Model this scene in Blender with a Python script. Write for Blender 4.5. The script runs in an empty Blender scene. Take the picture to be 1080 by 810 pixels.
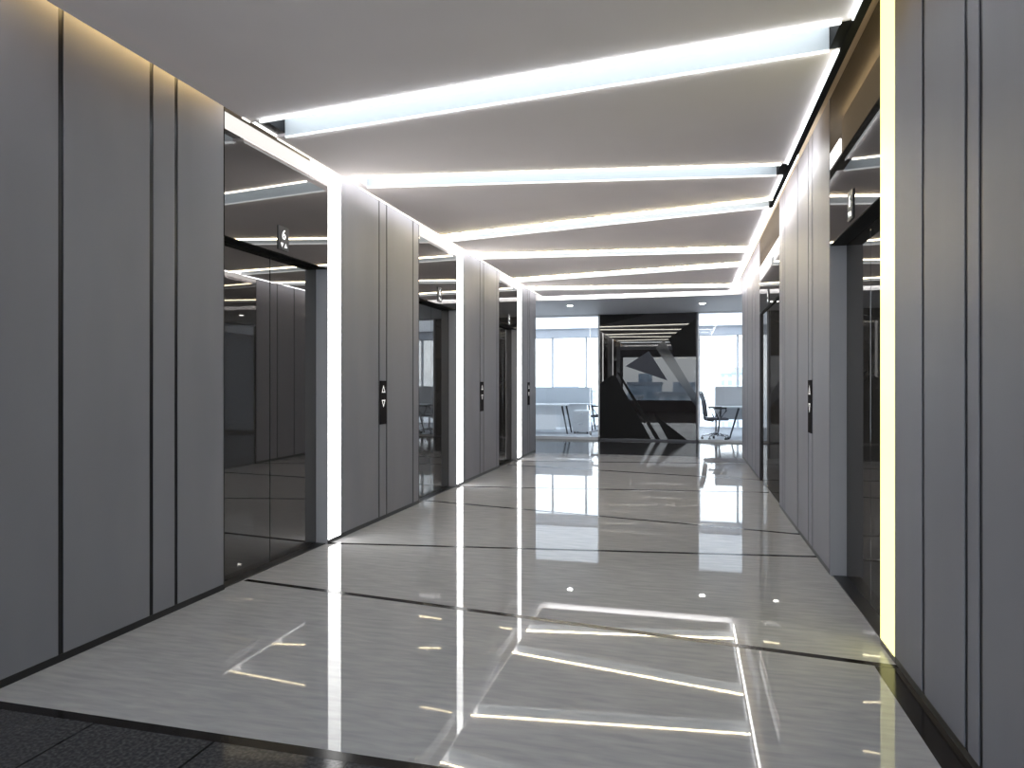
import bpy, bmesh, math, random
from mathutils import Vector, Matrix

random.seed(4)
scene = bpy.context.scene
COL = scene.collection

# ------------------------------------------------------------------ camera, sky, exposure
CAM_H = 1.25
YAW = 14.485
cam_data = bpy.data.cameras.new('camera')
cam_data.sensor_width = 36.0
cam_data.lens = 24.0
cam_data.clip_start = 0.02
cam_data.clip_end = 2000
cam = bpy.data.objects.new('camera', cam_data)
COL.objects.link(cam)
cam.location = (0, 0, CAM_H)
cam.rotation_euler = (math.radians(90), 0, math.radians(YAW))
scene.camera = cam

scene.view_settings.view_transform = 'Standard'
scene.view_settings.look = 'None'
scene.view_settings.gamma = 1
scene.view_settings.use_curve_mapping = False
scene.view_settings.exposure = 0.42

SKY = 3.0
world = bpy.data.worlds.new('sky')
scene.world = world
world.use_nodes = True
wn = world.node_tree.nodes
wl = world.node_tree.links
wn.clear()
w_out = wn.new('ShaderNodeOutputWorld')
w_bg = wn.new('ShaderNodeBackground')
w_tc = wn.new('ShaderNodeTexCoord')
w_sep = wn.new('ShaderNodeSeparateXYZ')
w_rmp = wn.new('ShaderNodeValToRGB')
w_map = wn.new('ShaderNodeMapRange')
w_map.inputs['From Min'].default_value = -0.5
w_map.inputs['From Max'].default_value = 0.5
wl.new(w_tc.outputs['Generated'], w_sep.inputs[0])
wl.new(w_sep.outputs['Z'], w_map.inputs['Value'])
wl.new(w_map.outputs[0], w_rmp.inputs[0])
cr = w_rmp.color_ramp
cr.elements[0].position = 0.0
cr.elements[0].color = (0.62, 0.66, 0.70, 1)
cr.elements[1].position = 1.0
cr.elements[1].color = (0.72, 0.85, 1.0, 1)
e = cr.elements.new(0.46); e.color = (0.62, 0.68, 0.75, 1)
e = cr.elements.new(0.52); e.color = (0.95, 0.98, 1.0, 1)
wl.new(w_rmp.outputs[0], w_bg.inputs['Color'])
w_bg.inputs['Strength'].default_value = SKY
wl.new(w_bg.outputs[0], w_out.inputs[0])

# strengths of the place's lamps, the added slot lips and the office fill
L_SLOT_TOP = 1.9
L_SLOT_EDGE = 15.0
L_SLOT_EDGE_FAR = 42.0
L_LED_LEFT = 5.0
L_LED_RIGHT = 0.66
L_COVE_WARM = 9.5
L_COVE = 3.5
L_COVE_HIDDEN = 4.0
L_COVE_RIGHT_NEAR = 4.0
L_COVE_RIGHT = 9.0
L_END = 14.0
L_DOWN = 60.0
L_OFFICE_FILL = 0.95

# ------------------------------------------------------------------ dimensions
XL, XR = -2.73, 0.893          # corridor wall planes
ZC = 2.861                     # underside of the ceiling slabs
ZT = 2.985                     # top of the ceiling slabs
CL, CR = -2.61, 0.7055         # side edges of the ceiling slabs
Y0, Y1 = 2.05, 12.3            # corridor ends
YP = 15.3                      # glass partition
YW = 20.0                      # office window wall
YR = -1.05                     # window wall behind the viewer
ZS = 2.80                      # soffits at both ends
ZD = 2.15                      # lift door head
OL, OR = -6.5, 4.5             # outer side walls

# ------------------------------------------------------------------ materials
def mat(name, color, rough=0.5, metal=0.0, ior=1.45, spec=0.5, emis=None, estr=0.0):
    m = bpy.data.materials.new(name)
    m.use_nodes = True
    b = m.node_tree.nodes['Principled BSDF']
    b.inputs['Base Color'].default_value = (*color, 1)
    b.inputs['Roughness'].default_value = rough
    b.inputs['Metallic'].default_value = metal
    b.inputs['IOR'].default_value = ior
    b.inputs['Specular IOR Level'].default_value = spec
    if emis:
        b.inputs['Emission Color'].default_value = (*emis, 1)
        b.inputs['Emission Strength'].default_value = estr
    return m

def noise_color(m, c0, c1, scale=(1, 1, 1), nscale=5.0, detail=6.0, lo=0.35, hi=0.65, bump=0.0, distortion=0.0):
    nt = m.node_tree
    b = nt.nodes['Principled BSDF']
    tc = nt.nodes.new('ShaderNodeTexCoord')
    mp = nt.nodes.new('ShaderNodeMapping')
    mp.inputs['Scale'].default_value = scale
    nz = nt.nodes.new('ShaderNodeTexNoise')
    nz.inputs['Scale'].default_value = nscale
    nz.inputs['Detail'].default_value = detail
    nz.inputs['Distortion'].default_value = distortion
    rp = nt.nodes.new('ShaderNodeValToRGB')
    rp.color_ramp.elements[0].position = lo
    rp.color_ramp.elements[0].color = (*c0, 1)
    rp.color_ramp.elements[1].position = hi
    rp.color_ramp.elements[1].color = (*c1, 1)
    nt.links.new(tc.outputs['Object'], mp.inputs[0])
    nt.links.new(mp.outputs[0], nz.inputs['Vector'])
    nt.links.new(nz.outputs['Fac'], rp.inputs[0])
    nt.links.new(rp.outputs[0], b.inputs['Base Color'])
    if bump:
        bp = nt.nodes.new('ShaderNodeBump')
        bp.inputs['Strength'].default_value = bump
        nt.links.new(nz.outputs['Fac'], bp.inputs['Height'])
        nt.links.new(bp.outputs[0], b.inputs['Normal'])
    return rp

M = {}
M['panel'] = mat('grey_lacquer', (0.20, 0.20, 0.215), 0.5, spec=0.2)
noise_color(M['panel'], (0.220, 0.220, 0.248), (0.240, 0.240, 0.268), (1, 1, 0.3), 3.0, 2.0)
M['groove'] = mat('dark_metal_groove', (0.03, 0.03, 0.033), 0.3, 0.6)
M['backing'] = mat('dark_backing', (0.02, 0.02, 0.022), 0.6)
def dark_mirror(name, tint, f, rough):
    m = mat(name, tint, 0.6, spec=0.0)
    nt = m.node_tree
    b = nt.nodes['Principled BSDF']
    g = nt.nodes.new('ShaderNodeBsdfGlossy')
    g.inputs['Roughness'].default_value = rough
    g.inputs['Color'].default_value = (1.0, 0.985, 0.975, 1)
    mx = nt.nodes.new('ShaderNodeMixShader')
    mx.inputs[0].default_value = f
    nt.links.new(b.outputs[0], mx.inputs[1])
    nt.links.new(g.outputs[0], mx.inputs[2])
    nt.links.new(mx.outputs[0], nt.nodes['Material Output'].inputs['Surface'])
    return m
M['black_glass'] = dark_mirror('black_glass', (0.03, 0.028, 0.027), 0.20, 0.0)
M['door_glass'] = dark_mirror('smoked_mirror_steel', (0.034, 0.032, 0.031), 0.18, 0.01)
M['jamb'] = mat('jamb_grey', (0.4, 0.4, 0.42), 0.3)
M['black'] = mat('matt_black', (0.006, 0.006, 0.006), 0.7, spec=0.2)
M['ceiling'] = mat('ceiling_paint', (0.62, 0.60, 0.60), 0.8, spec=0.2)
noise_color(M['ceiling'], (0.86, 0.79, 0.785), (0.89, 0.82, 0.815), (1, 1, 1), 1.5, 2.0)
M['soffit'] = mat('soffit_grey', (0.62, 0.62, 0.65), 0.6)
M['plenum'] = mat('plenum_board', (0.5, 0.42, 0.32), 0.9, spec=0.1)
M['skirting'] = mat('dark_skirting', (0.02, 0.02, 0.022), 0.4)
M['white_metal'] = mat('white_aluminium', (0.75, 0.77, 0.8), 0.35)
M['grey_metal'] = mat('grey_aluminium', (0.09, 0.09, 0.105), 0.4, 0.2)
M['chrome'] = mat('chrome', (0.6, 0.6, 0.62), 0.15, 1.0)
M['office_wall'] = mat('office_paint', (0.72, 0.75, 0.8), 0.8)
noise_color(M['office_wall'], (0.70, 0.73, 0.78), (0.74, 0.77, 0.82), (1, 1, 1), 2.0, 2.0)
M['carpet'] = mat('office_carpet', (0.35, 0.37, 0.40), 0.9, spec=0.1)
noise_color(M['carpet'], (0.48, 0.50, 0.53), (0.56, 0.58, 0.61), (1, 1, 1), 60, 4.0)
M['screen_fabric'] = mat('pale_divider_fabric', (0.50, 0.56, 0.63), 0.85)
noise_color(M['screen_fabric'], (0.66, 0.72, 0.78), (0.70, 0.76, 0.82), (1, 1, 1), 80, 3.0)
M['beige_fabric'] = mat('beige_divider_fabric', (0.42, 0.42, 0.42), 0.85)
noise_color(M['beige_fabric'], (0.55, 0.55, 0.56), (0.59, 0.59, 0.60), (1, 1, 1), 80, 3.0)
M['desk_white'] = mat('white_laminate', (0.78, 0.81, 0.84), 0.4)
M['dark_plastic'] = mat('dark_plastic', (0.03, 0.032, 0.036), 0.45)
M['mesh_fabric'] = mat('chair_mesh', (0.12, 0.12, 0.14), 0.7)
M['facet_black'] = mat('black_vinyl', (0.016, 0.0155, 0.0155), 0.3, ior=1.3, spec=0.15)
M['facet_dark'] = mat('charcoal_vinyl', (0.018, 0.018, 0.02), 0.08, ior=1.55)
M['facet_grey'] = mat('grey_vinyl', (0.085, 0.09, 0.11), 0.35, ior=1.35, spec=0.2)
M['panel_glass'] = mat('dark_mirror_glass', (0.018, 0.015, 0.015), 0.0, ior=1.75)
M['plate'] = mat('indicator_plate', (0.10, 0.10, 0.108), 0.5, spec=0.15)
M['call_plate'] = mat('call_plate_black', (0.028, 0.026, 0.028), 0.6, spec=0.0)
M['lit_sign'] = mat('lit_sign', (0.8, 0.8, 0.8), 0.5, emis=(1, 1, 1), estr=0.95)
M['lit_arrow'] = mat('lit_arrow', (0.6, 0.6, 0.6), 0.5, emis=(1, 0.98, 0.95), estr=0.6)
COOL = (0.90, 0.96, 1.0)
NEUT = (1.0, 0.985, 0.95)
WARM = (1.0, 0.86, 0.56)
PALE = (1.0, 0.96, 0.80)
M['slot_top_cool'] = mat('slot_top_cool', (0.8,) * 3, 0.5, emis=COOL, estr=L_SLOT_TOP)
M['slot_top'] = mat('slot_top_neutral', (0.8,) * 3, 0.5, emis=NEUT, estr=L_SLOT_TOP)
M['slot_edge_cool'] = mat('slot_edge_cool', (0.8,) * 3, 0.5, emis=COOL, estr=L_SLOT_EDGE)
M['slot_edge_pale'] = mat('slot_edge_pale', (0.8,) * 3, 0.5, emis=PALE, estr=L_SLOT_EDGE)
M['slot_edge'] = mat('slot_edge_warm', (0.8,) * 3, 0.5, emis=WARM, estr=L_SLOT_EDGE_FAR)
M['slot_side'] = mat('slot_side_white', (0.66, 0.70, 0.73), 0.7, spec=0.1)
M['led_left'] = mat('led_white', (0.8,) * 3, 0.4, emis=(1, 1, 0.99), estr=L_LED_LEFT)
M['led_right'] = mat('led_warm', (0.02, 0.02, 0.01), 0.4, emis=(2.2, 2.1, 0.80), estr=L_LED_RIGHT)
M['slot_edge_back'] = mat('slot_edge_back', (0.8,) * 3, 0.5, emis=PALE, estr=L_SLOT_EDGE_FAR * 0.3)
M['cove_warm'] = mat('cove_warm', (0.8,) * 3, 0.5, emis=(1.0, 0.74, 0.34), estr=L_COVE_WARM)
M['cove_rn'] = mat('cove_warm_dim', (0.8,) * 3, 0.5, emis=(1.0, 0.88, 0.62), estr=L_COVE_RIGHT_NEAR)
M['cove'] = mat('cove_white', (0.8,) * 3, 0.5, emis=(1.0, 0.98, 0.95), estr=L_COVE)
M['cove_hidden'] = mat('cove_hidden_white', (0.8,) * 3, 0.5, emis=(1.0, 0.99, 0.95), estr=L_COVE_HIDDEN)
M['added_amber'] = mat('added_amber_glow', (0.5, 0.4, 0.3), 0.6, emis=(1.0, 0.76, 0.46), estr=0.28)
M['cove_r'] = mat('cove_white_strong', (0.8,) * 3, 0.5, emis=(1.0, 0.98, 0.95), estr=L_COVE_RIGHT)
M['end_light'] = mat('end_light', (0.8,) * 3, 0.5, emis=(1.0, 0.98, 0.93), estr=L_END)
M['edge_left'] = mat('added_glow_left', (0.8,) * 3, 0.5, emis=(1.0, 0.96, 0.85), estr=2.5)
M['edge_right'] = mat('added_glow_right', (0.8,) * 3, 0.5, emis=COOL, estr=10.0)
M['edge_soft'] = mat('edge_soft', (0.8,) * 3, 0.5, emis=(0.95, 0.98, 1.0), estr=0.85)
M['office_fill'] = mat('office_fill', (0.8,) * 3, 0.5, emis=(0.82, 0.90, 1.0), estr=L_OFFICE_FILL)
M['down'] = mat('downlight_lens', (0.8,) * 3, 0.5, emis=(1, 0.98, 0.92), estr=L_DOWN)

# pale polished stone with faint streaks across the corridor
M['floor'] = mat('polished_grey_stone', (0.3, 0.3, 0.3), 0.02, ior=1.32)
noise_color(M['floor'], (0.345, 0.345, 0.355), (0.445, 0.44, 0.44), (1.6, 9.0, 1), 3.4, 10.0, 0.30, 0.72, distortion=0.35)
M['inlay'] = mat('black_stone_inlay', (0.010, 0.008, 0.008), 0.15, ior=1.25)
# dark granite with tile joints
def granite():
    m = mat('dark_granite', (0.03, 0.03, 0.032), 0.10, ior=1.3)
    rp = noise_color(m, (0.036, 0.036, 0.039), (0.095, 0.095, 0.10), (1, 1, 1), 75, 6.0, 0.42, 0.74)
    nt = m.node_tree
    b = nt.nodes['Principled BSDF']
    tc = nt.nodes.new('ShaderNodeTexCoord')
    br = nt.nodes.new('ShaderNodeTexBrick')
    br.offset = 0.0
    br.inputs['Scale'].default_value = 1.0
    br.inputs['Brick Width'].default_value = 0.515
    br.inputs['Row Height'].default_value = 1.03
    br.inputs['Mortar Size'].default_value = 0.005
    br.inputs['Mortar Smooth'].default_value = 0.0
    br.inputs['Color1'].default_value = (1, 1, 1, 1)
    br.inputs['Color2'].default_value = (0.9, 0.9, 0.9, 1)
    br.inputs['Mortar'].default_value = (0.04, 0.04, 0.04, 1)
    mx = nt.nodes.new('ShaderNodeMix')
    mx.data_type = 'RGBA'
    mx.blend_type = 'MULTIPLY'
    mx.inputs['Factor'].default_value = 1.0
    mp = nt.nodes.new('ShaderNodeMapping')
    mp.inputs['Location'].default_value = (0.06, 0.0, 0.0)
    nt.links.new(tc.outputs['Object'], mp.inputs[0])
    nt.links.new(mp.outputs[0], br.inputs['Vector'])
    nt.links.new(rp.outputs[0], mx.inputs['A'])
    nt.links.new(br.outputs['Color'], mx.inputs['B'])
    nt.links.new(mx.outputs['Result'], b.inputs['Base Color'])
    return m
M['granite'] = granite()

def clear_glass():
    m = bpy.data.materials.new('clear_glass')
    m.use_nodes = True
    nt = m.node_tree
    nt.nodes.clear()
    o = nt.nodes.new('ShaderNodeOutputMaterial')
    mx = nt.nodes.new('ShaderNodeMixShader')
    tr = nt.nodes.new('ShaderNodeBsdfTransparent')
    tr.inputs['Color'].default_value = (0.97, 0.985, 0.995, 1)
    gl = nt.nodes.new('ShaderNodeBsdfGlossy')
    gl.inputs['Roughness'].default_value = 0.0
    fr = nt.nodes.new('ShaderNodeFresnel')
    fr.inputs['IOR'].default_value = 1.5
    nt.links.new(fr.outputs[0], mx.inputs[0])
    nt.links.new(tr.outputs[0], mx.inputs[1])
    nt.links.new(gl.outputs[0], mx.inputs[2])
    nt.links.new(mx.outputs[0], o.inputs[0])
    return m
M['glass'] = clear_glass()

def facade(name, wall, win, w, h):
    m = mat(name, wall, 0.7)
    nt = m.node_tree
    b = nt.nodes['Principled BSDF']
    tc = nt.nodes.new('ShaderNodeTexCoord')
    mp = nt.nodes.new('ShaderNodeMapping')
    mp.inputs['Rotation'].default_value = (math.radians(90), 0, 0)
    br = nt.nodes.new('ShaderNodeTexBrick')
    br.offset = 0.0
    br.inputs['Scale'].default_value = 1.0
    br.inputs['Brick Width'].default_value = w
    br.inputs['Row Height'].default_value = h
    br.inputs['Mortar Size'].default_value = 0.7
    br.inputs['Color1'].default_value = (*win, 1)
    br.inputs['Color2'].default_value = (win[0] * 0.9, win[1] * 0.9, win[2] * 0.9, 1)
    br.inputs['Mortar'].default_value = (*wall, 1)
    nt.links.new(tc.outputs['Object'], mp.inputs[0])
    nt.links.new(mp.outputs[0], br.inputs['Vector'])
    nt.links.new(br.outputs['Color'], b.inputs['Base Color'])
    return m
M['facade_pale'] = facade('pale_facade', (0.55, 0.60, 0.66), (0.36, 0.43, 0.50), 3.0, 3.4)  # distance haze is put into the pale bluish facade colours
M['facade_blue'] = facade('blue_facade', (0.40, 0.48, 0.56), (0.27, 0.35, 0.43), 4.0, 3.4)
M['facade_grey'] = facade('grey_facade', (0.46, 0.50, 0.54), (0.30, 0.34, 0.38), 2.6, 3.2)
M['roof'] = mat('roof_grey', (0.35, 0.38, 0.42), 0.9)

# ------------------------------------------------------------------ mesh helpers
def box(bm, x0, x1, y0, y1, z0, z1):
    x0, x1 = min(x0, x1), max(x0, x1)
    y0, y1 = min(y0, y1), max(y0, y1)
    z0, z1 = min(z0, z1), max(z0, z1)
    v = [bm.verts.new(p) for p in ((x0, y0, z0), (x1, y0, z0), (x1, y1, z0), (x0, y1, z0),
                                   (x0, y0, z1), (x1, y0, z1), (x1, y1, z1), (x0, y1, z1))]
    for f in ((3, 2, 1, 0), (4, 5, 6, 7), (0, 1, 5, 4), (1, 2, 6, 5), (2, 3, 7, 6), (3, 0, 4, 7)):
        bm.faces.new([v[i] for i in f])

def bbox(bm, x0, x1, y0, y1, z0, z1, r):
    t = bmesh.new()
    box(t, x0, x1, y0, y1, z0, z1)
    bmesh.ops.bevel(t, geom=list(t.edges), offset=r, segments=2, profile=0.6, affect='EDGES')
    add(bm, t)

def add(bm, t, M4=None):
    me = bpy.data.meshes.new('tmp')
    if M4 is not None:
        bmesh.ops.transform(t, matrix=M4, verts=t.verts)
    t.to_mesh(me)
    t.free()
    bm.from_mesh(me)
    bpy.data.meshes.remove(me)

def prism(bm, pts, z0, z1):
    """polygon in x,y extruded from z0 to z1"""
    a = sum(pts[i][0] * pts[(i + 1) % len(pts)][1] - pts[(i + 1) % len(pts)][0] * pts[i][1] for i in range(len(pts)))
    if a < 0:
        pts = pts[::-1]
    lo = [bm.verts.new((p[0], p[1], z0)) for p in pts]
    hi = [bm.verts.new((p[0], p[1], z1)) for p in pts]
    bm.faces.new(lo[::-1])
    bm.faces.new(hi)
    n = len(pts)
    for i in range(n):
        j = (i + 1) % n
        bm.faces.new((lo[i], lo[j], hi[j], hi[i]))

def xz_prism(bm, pts, y0, y1):
    """polygon in x,z extruded along y"""
    t = bmesh.new()
    prism(t, pts, -max(y0, y1), -min(y0, y1))
    add(bm, t, Matrix.Rotation(math.radians(90), 4, 'X'))

def tube(bm, pts, r, seg=10):
    pts = [Vector(p) for p in pts]
    rings = []
    for i, p in enumerate(pts):
        if i == 0:
            d = pts[1] - p
        elif i == len(pts) - 1:
            d = p - pts[i - 1]
        else:
            d = (pts[i + 1] - p).normalized() + (p - pts[i - 1]).normalized()
        d.normalize()
        up = Vector((0, 0, 1)) if abs(d.z) < 0.95 else Vector((1, 0, 0))
        a = d.cross(up).normalized()
        b = d.cross(a).normalized()
        rr = r[i] if isinstance(r, (list, tuple)) else r
        rings.append([bm.verts.new(p + a * rr * math.cos(2 * math.pi * k / seg) + b * rr * math.sin(2 * math.pi * k / seg)) for k in range(seg)])
    for i in range(len(rings) - 1):
        for k in range(seg):
            l = (k + 1) % seg
            bm.faces.new((rings[i][k], rings[i + 1][k], rings[i + 1][l], rings[i][l]))
    bm.faces.new(rings[0])
    bm.faces.new(rings[-1][::-1])

def obj(name, bm, material, parent=None, smooth=False):
    bmesh.ops.recalc_face_normals(bm, faces=bm.faces)
    me = bpy.data.meshes.new(name)
    bm.to_mesh(me)
    bm.free()
    me.materials.append(material)
    if smooth:
        for p in me.polygons:
            p.use_smooth = True
    o = bpy.data.objects.new(name, me)
    COL.objects.link(o)
    if parent is not None:
        o.parent = parent
        o.matrix_parent_inverse = parent_inverse(parent)
    return o

def world_matrix(o):
    m = Matrix.LocRotScale(o.location, o.rotation_euler, o.scale)
    if o.parent:
        return world_matrix(o.parent) @ o.matrix_parent_inverse @ m
    return m

def parent_inverse(p):
    return world_matrix(p).inverted()

def boxes(name, material, lst, parent=None):
    bm = bmesh.new()
    for b in lst:
        box(bm, *b)
    return obj(name, bm, material, parent)

def thing(name, label, cat, loc, group=None):
    o = bpy.data.objects.new(name, None)
    o.empty_display_size = 0.1
    COL.objects.link(o)
    o.location = loc
    o['label'] = label
    o['category'] = cat
    if group:
        o['group'] = group
    return o

def tag(o, label, cat, group=None):
    o['label'] = label
    o['category'] = cat
    if group:
        o['group'] = group
    return o

def struct(o):
    o['kind'] = 'structure'
    return o

# ------------------------------------------------------------------ the setting: floors
def fb(name, m, *b):
    return struct(boxes(name, m, [b]))
fb('floor', M['floor'], XL - 0.13, XR + 0.13, 2.10, 12.15, -0.06, 0)
fl = fb('floor', M['granite'], OL, OR, YR, 2.05, -0.06, 0)
fb('floor', M['granite'], OL, OR, 12.15, YP + 0.04, -0.06, 0)
fb('floor', M['carpet'], OL, OR, YP + 0.04, YW, -0.06, 0)

def inlay(n, pa, pb, w):
    (xa, ya), (xb, yb) = pa, pb
    bm = bmesh.new()
    prism(bm, [(xa, ya - w / 2), (xb, yb - w / 2), (xb, yb + w / 2), (xa, ya + w / 2)], -0.02, 0.0006)
    struct(obj('trim_%d' % n, bm, M['inlay']))
A, B = XL - 0.003, XR + 0.003
inlay(1, (OL, 2.075), (OR, 2.075), 0.05)
inlay(2, (A, 3.79), (B, 3.345), 0.044)
inlay(3, (A, 4.83), (B, 5.335), 0.044)
inlay(4, (A, 6.86), (B, 6.10), 0.046)
inlay(5, (A, 7.90), (B, 8.36), 0.052)
inlay(6, (A, 10.22), (B, 9.42), 0.058)
inlay(7, (A, 10.75), (B, 11.30), 0.06)
bm = bmesh.new()
prism(bm, [(XR - 0.095, 2.1), (XR + 0.003, 2.1), (XR + 0.003, 3.32), (XR - 0.095, 3.332)], -0.02, 0.0006)
struct(obj('trim_8', bm, M['inlay']))

# ------------------------------------------------------------------ outer shell
fb('wall_outer_left', M['office_wall'], OL - 0.2, OL, YR - 0.2, YW + 0.2, -0.06, 3.3)
fb('wall_outer_right', M['office_wall'], OR, OR + 0.2, YR - 0.2, YW + 0.2, -0.06, 3.3)
fb('ceiling', M['plenum'], OL, OR, YR, YW, 3.13, 3.3)
fb('ceiling', M['soffit'], OL, OR, 12.42, YP + 0.04, ZS, 3.13)
fb('ceiling', M['soffit'], OL, OR, YR, 1.93, ZS, 3.13)
fb('ceiling', M['office_wall'], OL, OR, YP + 0.04, YW, 2.87, 3.13)
fb('trim_9', M['office_wall'], OL, OR, YW - 0.5, YW - 0.06, 2.60, 2.87)

# ------------------------------------------------------------------ corridor walls
L_PANELS = [(2.05, 2.45), (2.478, 2.985), (3.012, 3.165), (3.19, 3.572),
            (5.02, 5.71), (5.735, 5.87), (5.895, 6.50), (6.53, 6.665),
            (8.12, 8.82), (8.845, 8.99), (9.015, 9.66), (9.685, 9.79),
            (11.20, 11.64), (11.665, 11.81), (11.835, 12.30)]
R_PANELS = [(2.05, 2.44), (2.472, 2.557), (2.588, 2.985), (3.018, 3.378),
            (4.84, 5.46), (5.485, 5.635), (5.66, 6.17), (6.20, 6.95), (6.98, 7.08), (7.105, 7.37),
            (9.36, 9.90), (9.93, 10.40), (10.43, 11.20), (11.23, 11.80), (11.83, 12.30)]
L_BAYS = [(3.58, 4.81), (6.675, 7.88), (9.80, 10.93)]
R_BAYS = [(3.62, 4.83), (7.38, 9.35)]

def wall(side, X, s, panels, bays):
    """s = -1: the wall runs away to the left (-x) of its face, +1 to the right"""
    segs = []
    y = Y0
    for a, b in bays + [(Y1, Y1)]:
        segs.append((a, fb('wall_' + side, M['groove'], X + s * 0.005, X + s * 0.40, y, a, 0, 3.12)))
        if b > a:
            fb('wall_' + side, M['backing'], X + s * 0.152, X + s * 0.40, a, b, 0, 3.12)
        y = b
    for a, b in panels:
        w = [q for ya, q in segs if a < ya][0]
        bm = bmesh.new()
        bbox(bm, X, X + s * 0.0045, a, b, 0.036, 3.115, 0.0015)
        struct(obj('panel', bm, M['panel'], w))
    for w, nm, ya, yb in ((segs[0][1], 'end_panel', Y0 - 0.02, Y0), (segs[-1][1], 'end_panel', Y1, Y1 + 0.02)):
        struct(boxes(nm, M['panel'], [(X, X + s * 0.40, ya, yb, 0.0, 3.12)], w))
    bm = bmesh.new()
    y = Y0
    for a, b in bays + [(Y1, Y1)]:
        box(bm, X + s * 0.003, X + s * 0.0048, y, a, 0.0, 0.034)
        y = b
    struct(obj('baseboard_' + side, bm, M['skirting']))
wall('left', XL, -1, L_PANELS, L_BAYS)
wall('right', XR, 1, R_PANELS, R_BAYS)

# ------------------------------------------------------------------ ceiling slabs and slots (far edge of each slot at XL-side, XR-side)
SLOT_W = 0.26
def ext(pa, pb):
    (xa, ya), (xb, yb) = pa, pb
    k = (yb - ya) / (xb - xa)
    return (ya + k * (CL - xa), ya + k * (CR - xa))
SLOTS = [ext((-2.558, 3.929), (0.712, 3.559)), ext((-2.58, 5.093), (0.72, 5.607)),
         ext((-2.624, 7.256), (0.738, 6.563)), ext((-2.557, 8.347), (0.717, 8.72)),
         ext((-2.447, 10.359), (0.736, 9.76)), ext((-2.355, 11.372), (0.742, 11.823))]
EDGE_RUNS = {'left': [], 'right': []}
prev = (Y0, Y0)
for (fl_, fr_) in SLOTS + [(12.32 + SLOT_W, 12.32 + SLOT_W)]:
    bm = bmesh.new()
    prism(bm, [(CL, prev[0]), (CR, prev[1]), (CR, fr_ - SLOT_W), (CL, fl_ - SLOT_W)], ZC, ZT)
    struct(obj('ceiling', bm, M['ceiling']))
    EDGE_RUNS['left'].append((prev[0], fl_ - SLOT_W))
    EDGE_RUNS['right'].append((prev[1], fr_ - SLOT_W))
    prev = (fl_, fr_)

# ------------------------------------------------------------------ slot lights
def soft_bottom(o, out):
    """the added glow lip gives its light to one side only; the rest of it is a soft diffuser"""
    o.data.materials.append(M['edge_soft'])
    for p in o.data.polygons:
        if p.normal.dot(out) < 0.5:
            p.material_index = 1
SLOT_LABEL = ['nearest glowing cool-white ceiling slot, widest in view, slanting up to the right',
              'second glowing ceiling slot from the viewer, almost level, past the first left lift',
              'third glowing ceiling slot from the viewer, slanting, its left end beside the second left lift',
              'fourth glowing ceiling slot from the viewer, almost level, just past the second left lift',
              'fifth glowing ceiling slot from the viewer, slanting, beside the third left lift',
              'farthest glowing ceiling slot, thinnest line just before the dim soffit']
for i, (fl_, fr_) in enumerate(SLOTS):
    k = (fr_ - fl_) / (CR - CL)
    t = thing('ceiling_slot_light', SLOT_LABEL[i], 'light', ((CL + CR) / 2, (fl_ + fr_) / 2 - SLOT_W / 2, ZC), 'glowing slots across the ceiling')
    xa = CL + (0.075 if i < 2 else 0.0)
    xb = CR - (0.05 if i < 2 else 0.0)
    fy = lambda x: fl_ + k * (x - CL)
    def strip(x0, x1, o0, o1, z0, z1):
        b = bmesh.new()
        prism(b, [(x0, fy(x0) - o0), (x1, fy(x1) - o0), (x1, fy(x1) - o1), (x0, fy(x0) - o1)], z0, z1)
        return b
    obj('diffuser', strip(xa, xb, SLOT_W - 0.006, 0.006, ZT - 0.012, ZT), M['slot_top_cool' if i < 2 else 'slot_top'], t)
    for o0, o1 in ((SLOT_W, SLOT_W - 0.005), (0.005, 0.0)):
        obj('side_reflector', strip(xa, xb, o0, o1, ZC + 0.001, ZT - 0.013), M['slot_side'], t)
    for o0, o1, hh in ((SLOT_W + 0.012, SLOT_W - 0.004, 0.012), (0.004, -0.012, 0.010)):  # lips added to spill a bloom-like glow onto the slabs beside each slot
        ep = obj('added_glow_lip', strip(xa, xb, o0, o1, ZC - hh - (0.004 if i > 1 else 0.0), ZC - 0.001), M[('slot_edge_cool', 'slot_edge_pale')[i] if i < 2 else ('slot_edge' if o0 > 0.1 else 'slot_edge_back')], t)
        soft_bottom(ep, Vector((0, -1, 0)) if o0 > 0.1 else Vector((0, 1, 0)))
    if i == 0:
        obj('end_cap', strip(CL, xa - 0.002, SLOT_W - 0.001, 0.001, ZC + 0.02, ZT), M['groove'], t)  # dark block stands in for the unlit end of the slot
    elif xa > CL:
        obj('end_cap', strip(CL, xa - 0.002, SLOT_W - 0.001, 0.001, ZC, ZT), M['ceiling'], t)
    if xb < CR:
        obj('end_cap', strip(xb + 0.002, CR, SLOT_W - 0.001, 0.001, ZC + 0.0, ZT), M['black'], t)  # black fill in place of the slot mouth that gets no light

# black shadow trim along the right edge of the ceiling
bm = bmesh.new()
box(bm, CR, CR + 0.04, Y0, 6.63, ZC - 0.004, ZT)
struct(obj('trim_10', bm, M['black']))

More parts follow.
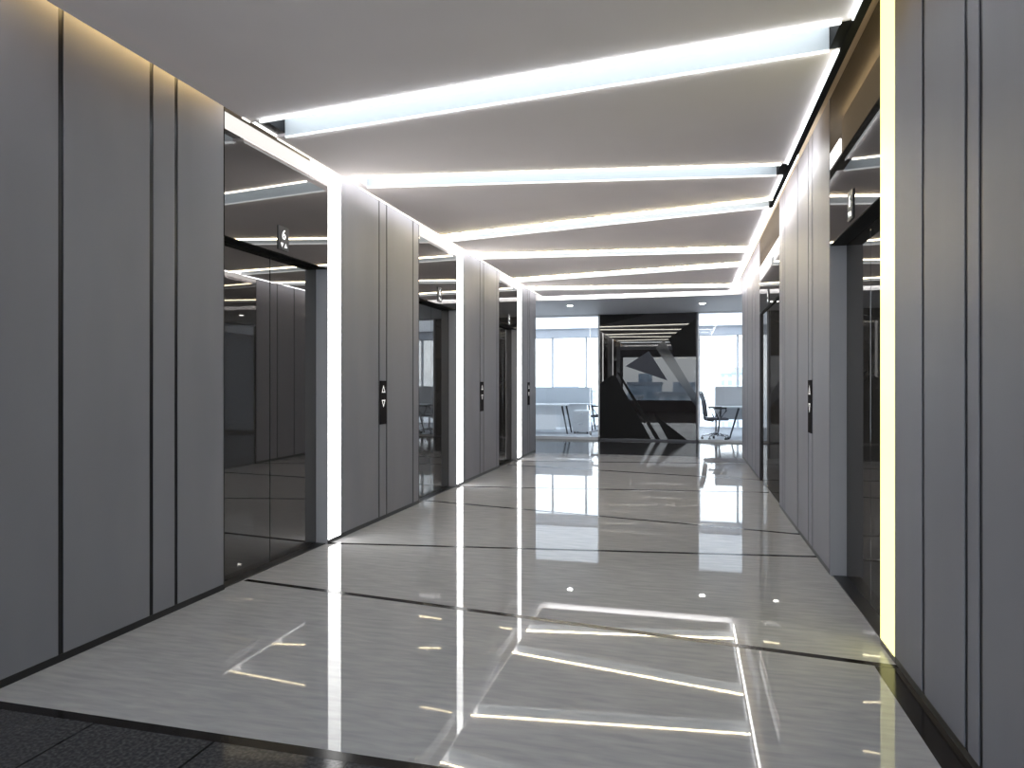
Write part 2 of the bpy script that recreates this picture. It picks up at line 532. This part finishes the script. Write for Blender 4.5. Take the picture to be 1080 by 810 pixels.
# ------------------------------------------------------------------ cove lights on the slab edges
def cove(label, name, m, x0, x1, y0, y1, edge=None, edge_m=None, zlo=0.012):
    t = thing(name, label, 'light', ((x0 + x1) / 2, (y0 + y1) / 2, ZC), 'hidden lights around the ceiling edge')
    obj('diffuser', _b(x0, x1, y0, y1, ZC + zlo, ZT - 0.01), m, t)
    if edge:
        glow_lips(edge[0], edge[1], y0, y1, edge[4], 'left' if x0 < -1 else 'right', edge_m, t)
    return t
def glow_lips(x0, x1, y0, y1, h, side, m, t):  # glowing lips added along the slab sides to brighten the ceiling edge
    for a, b in EDGE_RUNS[side]:
        a, b = max(a + 0.01, y0), min(b - 0.02, y1)
        if b - a > 0.05:
            p = obj('added_glow_lip', _b(x0, x1, a, b, ZC - h, ZC - 0.001), m, t)
            soft_bottom(p, Vector((-1 if side == 'right' else 1, 0, 0)))
def _b(*a):
    bm = bmesh.new()
    box(bm, *a)
    return bm
def back_cove(t, m, xf, y0, y1):
    """strip set back on top of the slab: the slab edge cuts its light off a hand's breadth down the wall"""
    obj('setback_strip', _b(xf, xf + 0.01, y0, y1, ZT + 0.003, ZT + 0.125), m, t)
t = thing('cove_light', 'warm yellow light hidden at the left ceiling edge before the first left lift', 'light', (CL, 2.8, ZT), 'hidden lights around the ceiling edge')
back_cove(t, M['cove_warm'], CL + 0.05, Y0, 3.52)
t = cove('white light along the left ceiling edge from the first left lift to the far end', 'cove_light', M['cove'], CL - 0.014, CL - 0.002, 3.58, 12.3,
         (CL + 0.001, CL + 0.006, None, None, 0.008, 1), M['edge_left'])
back_cove(t, M['cove_hidden'], CL + 0.05, 4.85, 12.3)
t = thing('cove_light', 'warm light hidden behind the black trim above the first right lift', 'light', (CR, 3.6, ZT), 'hidden lights around the ceiling edge')
back_cove(t, M['cove_rn'], CR - 0.025, Y0, 5.2)
glow_lips(CR - 0.007, CR - 0.002, Y0, 5.2, 0.014, 'right', M['edge_right'], t)
obj('added_amber_strip', _b(CR + 0.0405, CR + 0.0435, Y0, 5.2, ZC + 0.004, 3.10), M['added_amber'], t)  # added glow strip that turns the transom's reflection brown
cove('strong white light along the right ceiling edge beyond the first right lift', 'cove_light', M['cove_r'], CR + 0.042, CR + 0.054, 5.22, 12.3,
     (CR - 0.007, CR - 0.002, None, None, 0.014, -1), M['edge_right'])
cove('white light in the gap between the ceiling end and the far soffit', 'cove_light', M['end_light'], CL, CR, 12.322, 12.334)
cove('white light in the gap at the near end of the ceiling', 'cove_light', M['end_light'], CL, CR, Y0 - 0.014, Y0 - 0.002)

# ------------------------------------------------------------------ lift entrances
def text_mesh(body, size):
    cu = bpy.data.curves.new('digit', 'FONT')
    cu.body = body
    cu.size = size
    cu.align_x = 'CENTER'
    cu.extrude = 0.0008
    cu.offset = 0.0006
    tmp = bpy.data.objects.new('tmp_text', cu)
    COL.objects.link(tmp)
    dg = bpy.context.evaluated_depsgraph_get()
    me = bpy.data.meshes.new_from_object(tmp.evaluated_get(dg))
    bpy.data.objects.remove(tmp)
    bm = bmesh.new()
    bm.from_mesh(me)
    return bm

def face_matrix(X, s, y, z):
    """local x -> reading direction, y -> up, z -> out of the wall (towards the corridor)"""
    n = Vector((-s, 0, 0))
    r = Vector((0, -s, 0))
    return Matrix(((r.x, 0, n.x, X), (r.y, 0, n.y, y), (0, 1, 0, z), (0, 0, 0, 1)))

def tri(bm, cx, cy, w, h, up, z0, z1):
    d = 1 if up else -1
    prism(bm, [(cx - w / 2, cy - d * h / 2), (cx + w / 2, cy - d * h / 2), (cx, cy + d * h / 2)], z0, z1)

def tri_outline(bm, cx, cy, w, h, up, t, z0, z1):
    d = 1 if up else -1
    P = [Vector((cx - w / 2, cy - d * h / 2)), Vector((cx + w / 2, cy - d * h / 2)), Vector((cx, cy + d * h / 2))]
    c = (P[0] + P[1] + P[2]) / 3
    Q = [c + (p - c) * (1 - t) for p in P]
    for i in range(3):
        j = (i + 1) % 3
        prism(bm, [tuple(P[i]), tuple(P[j]), tuple(Q[j]), tuple(Q[i])], z0, z1)

def elevator(X, s, y0, y1, label, d0=0.10, jamb='jamb'):
    yc = (y0 + y1) / 2
    t = thing('elevator_entrance', label, 'elevator', (X + s * 0.05, yc, 0), 'lift entrances along the corridor')
    d1 = d0 + 0.035
    for a, b in ((y0 + 0.004, yc - 0.004), (yc + 0.004, y1 - 0.004)):
        bm = bmesh.new()
        bbox(bm, X + s * d0, X + s * d1, a, b, 0.006, ZD + 0.02, 0.0015)
        obj('door', bm, M['door_glass'], t)
    obj('transom_glass', _b(X + s * 0.001, X + s * 0.012, y0 + 0.003, y1 - 0.001, ZD + 0.004, 3.11), M['black_glass'], t)
    obj('lintel', _b(X + s * 0.004, X + s * (d0 - 0.002), y0 + 0.003, y1 - 0.003, ZD, ZD + 0.02), M['black'], t)
    for a, b, jm in ((y0, y0 + 0.003, 'groove'), (y1 - 0.003, y1, jamb)):
        obj('jamb', _b(X + s * 0.002, X + s * 0.15, a, b, 0.0, ZD - 0.002), M[jm], t)
    obj('sill', _b(X + s * 0.02, X + s * 0.145, y0 + 0.003, y1 - 0.003, 0.0, 0.005), M['groove'], t)
    # floor indicator on the transom
    FM = face_matrix(X, s, yc + 0.005, 2.262)
    pl = bmesh.new()
    box(pl, -0.06, 0.06, -0.082, 0.082, 0.0, 0.006)
    bmesh.ops.transform(pl, matrix=FM, verts=pl.verts)
    ind = obj('floor_indicator', pl, M['plate'], t)
    g = text_mesh('6', 0.092)
    g2 = bmesh.new()
    add(g2, g, FM @ Matrix.Translation((0.0, -0.006, 0.0075)))
    obj('digit', g2, M['lit_sign'], ind)
    for cx, up in ((-0.022, False), (0.022, True)):
        a = bmesh.new()
        tri(a, cx, -0.048, 0.030, 0.030, up, 0.0065, 0.008)
        bmesh.ops.transform(a, matrix=FM, verts=a.verts)
        obj('direction_arrow', a, M['lit_sign'], ind)
    return t

elevator(XL, -1, *L_BAYS[0], 'nearest lift entrance on the left, dark mirror doors under a black glass transom')
elevator(XL, -1, *L_BAYS[1], 'middle lift entrance of the three on the left wall')
elevator(XL, -1, *L_BAYS[2], 'farthest lift entrance on the left wall, narrow dark strip near the glass wall')
elevator(XR, 1, *R_BAYS[0], 'near lift entrance on the right, dark recess beside the yellowish light strip')
elevator(XR, 1, *R_BAYS[1], 'far lift entrance on the right wall, dark glass seen edge-on', 0.024, 'groove')

# ------------------------------------------------------------------ vertical light strips
def led(X, s, y0, y1, m, label):
    t = thing('wall_light_strip', label, 'light', (X, (y0 + y1) / 2, 0), 'upright light strips beside the lifts')
    obj('housing', _b(X + s * 0.0012, X + s * 0.0048, y0 + 0.002, y1 - 0.002, 0.0, 3.115), M['groove'], t)
    obj('diffuser', _b(X - s * 0.0008, X + s * 0.001, y0 + 0.003, y1 - 0.003, 0.03, 3.11), m, t)
led(XL, -1, 4.812, 5.017, M['led_left'], 'white upright light strip at the nearest left lift, tallest of the white strips')
led(XL, -1, 7.882, 8.117, M['led_left'], 'white upright light strip beside the middle left lift')
led(XL, -1, 10.932, 11.197, M['led_left'], 'white upright light strip beside the farthest left lift')
led(XR, 1, 3.381, 3.617, M['led_right'], 'yellowish upright light strip on the right wall')

# ------------------------------------------------------------------ call panels
def call_panel(X, s, y0, y1, label):
    yc = (y0 + y1) / 2
    hw = (y1 - y0) / 2 + 0.004
    t = thing('call_panel', label, 'call button panel', (X, yc, 0.88), 'lift call panels')
    FM = face_matrix(X, s, yc, 1.08)
    b = bmesh.new()
    bbox(b, -hw, hw, -0.20, 0.20, 0.0005, 0.006, 0.0012)
    bmesh.ops.transform(b, matrix=FM, verts=b.verts)
    obj('plate', b, M['call_plate'], t)
    for cy, up in ((0.125, True), (-0.01, False)):
        a = bmesh.new()
        tri_outline(a, 0.0, cy, 0.072, 0.068, up, 0.38, 0.0065, 0.008)
        bmesh.ops.transform(a, matrix=FM, verts=a.verts)
        obj('arrow_button', a, M['lit_arrow'], t)
call_panel(XL, -1, 5.735, 5.87, 'black call plate with up and down triangles after the nearest left lift')
call_panel(XL, -1, 8.845, 8.99, 'black call plate between the middle and farthest left lifts')
call_panel(XL, -1, 11.665, 11.81, 'small black call plate at the far end of the left wall beside the glass')
call_panel(XR, 1, 5.485, 5.635, 'black call plate on the right wall beyond the near right lift')

# ------------------------------------------------------------------ glazed partition at the far end
def window(n, x0, x1, y, z0, z1, mullions, m, fw=0.03, d=0.03, bars=(), botw=None):
    botw = botw or fw
    lst = [(x0, x1, y - d, y + d, z1 - fw, z1), (x0, x1, y - d, y + d, z0, z0 + botw),
           (x0, x0 + fw, y - d, y + d, z0, z1), (x1 - fw, x1, y - d, y + d, z0, z1)]
    lst += [(q - fw / 2, q + fw / 2, y - d, y + d, z0 + botw, z1 - fw) for q in mullions]
    lst += [(x0 + fw, x1 - fw, y - d, y + d, q - fw / 2, q + fw / 2) for q in bars]
    w = struct(boxes('window_%d' % n, m, lst))
    struct(boxes('pane', M['glass'], [(x0 + fw, x1 - fw, y - 0.004, y + 0.004, z0 + botw, z1 - fw)], w))
    return w
window(1, OL, -1.925, YP, 0.0, ZS, [-4.2], M['white_metal'], 0.035, 0.03, botw=0.06)
window(2, 0.195, OR, YP, 0.0, ZS, [2.5], M['white_metal'], 0.03, 0.03, botw=0.05)
window(3, OL, OR, YW, 0.0, 2.87, [-4.95, -3.91, -2.91, -1.8, -0.75, 0.30, 1.33, 2.4, 3.45], M['white_metal'], 0.05, 0.05)
# daylight window wall behind the viewer
fb('wall_rear', M['panel'], OL, OR, YR - 0.15, YR, 0.0, 0.47)
fb('wall_rear', M['panel'], OL, OR, YR - 0.15, YR, 2.51, 3.13)
fb('wall_rear', M['panel'], OL, -2.95, YR - 0.15, YR, 0.47, 2.51)
fb('wall_rear', M['panel'], 1.6, OR, YR - 0.15, YR, 0.47, 2.51)
window(4, -2.95, 1.6, YR - 0.08, 0.47, 2.51, [], M['grey_metal'], 0.04, 0.05)

# dark mirror panel with angular facets between the two glass screens
t = thing('mirror_panel', 'dark mirror glass panel with angular triangles at the end of the corridor', 'panel', (-0.86, YP, 0))
yf = YP - 0.02
obj('glass_sheet', _b(-1.921, 0.160, yf, YP + 0.02, 0.035, ZS - 0.002), M['panel_glass'], t)
o = obj('frame', _b(0.160, 0.194, yf - 0.015, YP + 0.03, 0.0, ZS - 0.002), M['grey_metal'], t)
obj('bottom_rail', _b(-1.922, 0.160, yf - 0.008, YP + 0.03, 0.0, 0.035), M['grey_metal'], t)
def facet(pts, m, depth=0.003):
    bm = bmesh.new()
    xz_prism(bm, pts, yf - depth, yf - 0.0005)
    return obj('facet', bm, m, t)
facet([(-1.919, 2.795), (-0.851, 2.795), (-1.874, 2.563), (-1.919, 2.56)], M['facet_black'])
facet([(0.158, 2.66), (0.158, 1.856), (-0.268, 1.859), (-0.425, 2.244)], M['facet_black'])
facet([(-0.586, 2.162), (-0.504, 2.176), (0.158, 1.03), (0.158, 0.76), (-0.699, 2.048)], M['facet_dark'])
facet([(-1.348, 1.644), (-0.843, 1.973), (-0.436, 1.323)], M['facet_grey'])
facet([(-1.919, 1.262), (-1.639, 1.442), (-1.56, 1.422), (-0.794, 0.04), (-1.919, 0.04)], M['facet_black'])
facet([(-1.542, 1.52), (-1.484, 1.5), (-0.598, 0.04), (-0.699, 0.04)], M['facet_black'])
facet([(-0.737, 0.598), (-0.027, 0.04), (-0.436, 0.04)], M['facet_black'])

# glowing sheet added under the office ceiling to brighten the room behind the glass
t = thing('added_office_fill', 'added bluish white fill light under the office ceiling behind the glass screens', 'light', (-1.0, 17.4, 2.87))
obj('diffuser', _b(OL + 0.25, OR - 0.25, YP + 0.2, 19.4, 2.845, 2.86), M['office_fill'], t)
for x0, x1, ya, yb in ((OL + 0.2, OR - 0.2, YP + 0.15, YP + 0.199), (OL + 0.2, OR - 0.2, 19.401, 19.45), (OL + 0.2, OL + 0.249, YP + 0.2, 19.4), (OR - 0.249, OR - 0.2, YP + 0.2, 19.4)):
    obj('frame', _b(x0, x1, ya, yb, 2.84, 2.869), M['white_metal'], t)

# recessed downlights in the far soffit
def downlight(x, y, label):
    t = thing('recessed_downlight', label, 'light', (x, y, ZS), 'downlights in the far soffit')
    bm = bmesh.new()
    n = 24
    for k in range(n):
        a0, a1 = 2 * math.pi * k / n, 2 * math.pi * (k + 1) / n
        ring = []
        for a in (a0, a1):
            ring.append([bm.verts.new((x + r * math.cos(a), y + r * math.sin(a), z)) for r, z in ((0.050, ZS - 0.001), (0.065, ZS - 0.012), (0.085, ZS - 0.001))])
        for j in range(2):
            bm.faces.new((ring[0][j], ring[0][j + 1], ring[1][j + 1], ring[1][j]))
    bmesh.ops.remove_doubles(bm, verts=bm.verts, dist=1e-5)
    obj('trim_ring', bm, M['white_metal'], t)
    bm = bmesh.new()
    bmesh.ops.create_cone(bm, cap_ends=True, segments=24, radius1=0.045, radius2=0.05, depth=0.012, matrix=Matrix.Translation((x, y, ZS - 0.008)))
    obj('lens', bm, M['down'], t)
downlight(-2.26, 13.30, 'small round downlight in the soffit above the left glass screen')
downlight(0.255, 13.55, 'small round downlight in the soffit near the right glass screen')

# ------------------------------------------------------------------ office furniture behind the glass
def desk(x0, x1, y0, y1, label, front=None, screen=None, legs=(), screen_m='screen_fabric'):
    t = thing('desk', label, 'desk', ((x0 + x1) / 2, (y0 + y1) / 2, 0))
    bm = bmesh.new()
    bbox(bm, x0, x1, y0, y1, 0.70, 0.73, 0.004)
    obj('desk_top', bm, M['desk_white'], t)
    if front:
        obj('modesty_panel', _b(front[0], front[1], y0 + 0.03, y0 + 0.05, 0.10, 0.70), M['desk_white'], t)
    if screen:
        bm = bmesh.new()
        bbox(bm, screen[0], screen[1], screen[2], screen[2] + 0.04, screen[3], screen[4], 0.006)
        obj('divider_screen', bm, M[screen_m], t)
    for xa, xb, y in legs:
        bm = bmesh.new()
        tube(bm, [(xa, y, 0.70), (xb, y, 0.0)], [0.024, 0.018], 10)
        obj('leg', bm, M['dark_plastic'], t)
    return t
desk(-4.4, -2.98, 16.8, 17.5, 'white desk with front panel and slanted dark leg behind the left glass',
     (-4.36, -3.22), None, ((-3.06, -2.92, 16.84), (-4.30, -4.38, 16.84), (-3.06, -2.92, 17.45), (-4.30, -4.38, 17.45)))
desk(-4.5, -2.46, 17.9, 18.6, 'farther desk with tall pale blue divider behind the left glass',
     (-4.4, -2.6), (-4.5, -2.44, 17.86, 0.74, 1.17), ((-2.55, -2.45, 18.0), (-4.40, -4.48, 18.0), (-2.55, -2.45, 18.55), (-4.40, -4.48, 18.55)))
desk(0.64, 2.1, 16.42, 17.1, 'desk with tall greyish divider and slanted dark leg behind the right glass',
     (1.25, 2.0), (0.62, 2.1, 17.12, 0.40, 1.19), ((1.12, 0.92, 16.46), (2.0, 2.1, 16.46), (0.76, 0.68, 17.05), (2.0, 2.1, 17.05)), 'beige_fabric')

t = thing('pedestal_cabinet', 'low white drawer pedestal beside the chair behind the left glass', 'cabinet', (-2.62, 17.3, 0))
bm = bmesh.new()
bbox(bm, -2.82, -2.42, 17.05, 17.6, 0.05, 0.58, 0.006)
obj('body', bm, M['desk_white'], t)
for k in range(2):
    dr = obj('drawer', _b(-2.81, -2.43, 17.03, 17.049, 0.07 + k * 0.26, 0.31 + k * 0.26), M['white_metal'], t)
    obj('handle', _b(-2.68, -2.56, 17.015, 17.029, 0.24 + k * 0.26, 0.255 + k * 0.26), M['chrome'], dr)
for px, py in ((-2.78, 17.1), (-2.46, 17.1), (-2.78, 17.55), (-2.46, 17.55)):
    bm = bmesh.new()
    tube(bm, [(px, py, 0.05), (px, py, 0.0)], 0.02, 8)
    obj('caster', bm, M['dark_plastic'], t)

def office_chair(label, loc, rot):
    t = thing('office_chair', label, 'chair', (0, 0, 0), 'office chairs behind the glass')
    bm = bmesh.new()
    bbox(bm, -0.24, 0.24, -0.24, 0.24, 0.44, 0.50, 0.025)
    obj('seat', bm, M['mesh_fabric'], t)
    # backrest on the -x side, the sitter faces +x
    bm = bmesh.new()
    prof = [(-0.23, 0.55), (-0.25, 0.70), (-0.27, 0.85), (-0.32, 1.05)]
    g = []
    for (x, z) in prof:
        g.append([bm.verts.new((x - 0.03 + 0.03 * abs(yy) / 0.2, yy, z)) for yy in (-0.21, -0.1, 0, 0.1, 0.21)])
    for i in range(3):
        for j in range(4):
            bm.faces.new((g[i][j], g[i][j + 1], g[i + 1][j + 1], g[i + 1][j]))
    bmesh.ops.solidify(bm, geom=bm.faces[:], thickness=0.015)
    obj('backrest', bm, M['mesh_fabric'], t, True)
    bm = bmesh.new()
    tube(bm, [(-0.23, -0.22, 0.54), (-0.27, -0.23, 0.85), (-0.33, -0.2, 1.06), (-0.35, 0, 1.08), (-0.33, 0.2, 1.06), (-0.27, 0.23, 0.85), (-0.23, 0.22, 0.54), (-0.26, 0, 0.53), (-0.23, -0.22, 0.54)], 0.016, 8)
    obj('back_frame', bm, M['dark_plastic'], t, True)
    bm = bmesh.new()
    tube(bm, [(-0.27, 0, 0.62), (-0.24, 0, 0.45), (-0.05, 0, 0.42)], 0.025, 8)
    obj('back_support', bm, M['dark_plastic'], t, True)
    for s in (-1, 1):
        bm = bmesh.new()
        tube(bm, [(0.0, s * 0.23, 0.45), (0.0, s * 0.29, 0.50), (-0.10, s * 0.29, 0.70), (0.16, s * 0.29, 0.71), (0.17, s * 0.29, 0.66), (0.04, s * 0.29, 0.49)], 0.016, 8)
        ar = obj('armrest', bm, M['dark_plastic'], t, True)
        bm = bmesh.new()
        bbox(bm, -0.13, 0.18, s * 0.29 - 0.035, s * 0.29 + 0.035, 0.712, 0.735, 0.008)
        obj('arm_pad', bm, M['dark_plastic'], ar)
    bm = bmesh.new()
    tube(bm, [(0, 0, 0.10), (0, 0, 0.26), (0, 0, 0.261), (0, 0, 0.44)], [0.035, 0.035, 0.02, 0.02], 12)
    obj('gas_column', bm, M['chrome'], t, True)
    for k in range(5):
        a = 2 * math.pi * k / 5 + 0.3
        c, s_ = math.cos(a), math.sin(a)
        bm = bmesh.new()
        tube(bm, [(0.02 * c, 0.02 * s_, 0.13), (0.30 * c, 0.30 * s_, 0.085)], [0.03, 0.018], 8)
        lg = obj('base_leg', bm, M['chrome'], t, True)
        bm = bmesh.new()
        tube(bm, [(0.30 * c - 0.022 * s_, 0.30 * s_ + 0.022 * c, 0.03), (0.30 * c + 0.022 * s_, 0.30 * s_ - 0.022 * c, 0.03)], 0.03, 12)
        tube(bm, [(0.30 * c, 0.30 * s_, 0.04), (0.30 * c, 0.30 * s_, 0.085)], 0.01, 8)
        obj('caster', bm, M['dark_plastic'], lg, True)
    t.location = loc
    t.rotation_euler = (0, 0, rot)
    return t
office_chair('dark office chair with armrests behind the right glass screen', (0.60, 15.98, 0), math.radians(8))
office_chair('dark office chair half hidden at the right end of the left glass screen', (-2.02, 16.7, 0), math.radians(170))

# ------------------------------------------------------------------ skyline beyond the windows
def building(x, y, w, d, top, m, label):
    t = thing('tower_block', label, 'building', (x, y, -60), 'towers on the skyline')
    obj('facade', _b(x - w / 2, x + w / 2, y - d / 2, y + d / 2, -60, top), m, t)
    obj('roof', _b(x - w / 2 - 0.3, x + w / 2 + 0.3, y - d / 2 - 0.3, y + d / 2 + 0.3, top, top + 0.8), M['roof'], t)
    obj('plant_room', _b(x - w / 5, x + w / 5, y - d / 5, y + d / 5, top + 0.8, top + 3.2), m, t)
building(20, 300, 13, 14, 5.0, M['facade_pale'], 'hazy pale tower seen through the right glass screen, left of the mullion')
building(34, 300, 9, 14, 0.0, M['facade_pale'], 'lower hazy block right of the pale tower through the right glass')
building(-56, 320, 26, 16, -2.5, M['facade_pale'], 'low hazy block on the horizon through the left glass screen')
building(-22, -150, 20, 14, -2.5, M['facade_grey'], 'grey block mirrored at the left of the dark panel window')
building(-12, -170, 9, 12, 1.0, M['facade_blue'], 'slim blue tower mirrored in the middle of the dark panel')
building(-1, -140, 13, 14, -1.5, M['facade_pale'], 'pale gridded block mirrored low in the dark panel')
building(13, -180, 15, 14, 2.0, M['facade_blue'], 'broad blue tower mirrored at the right of the dark panel')
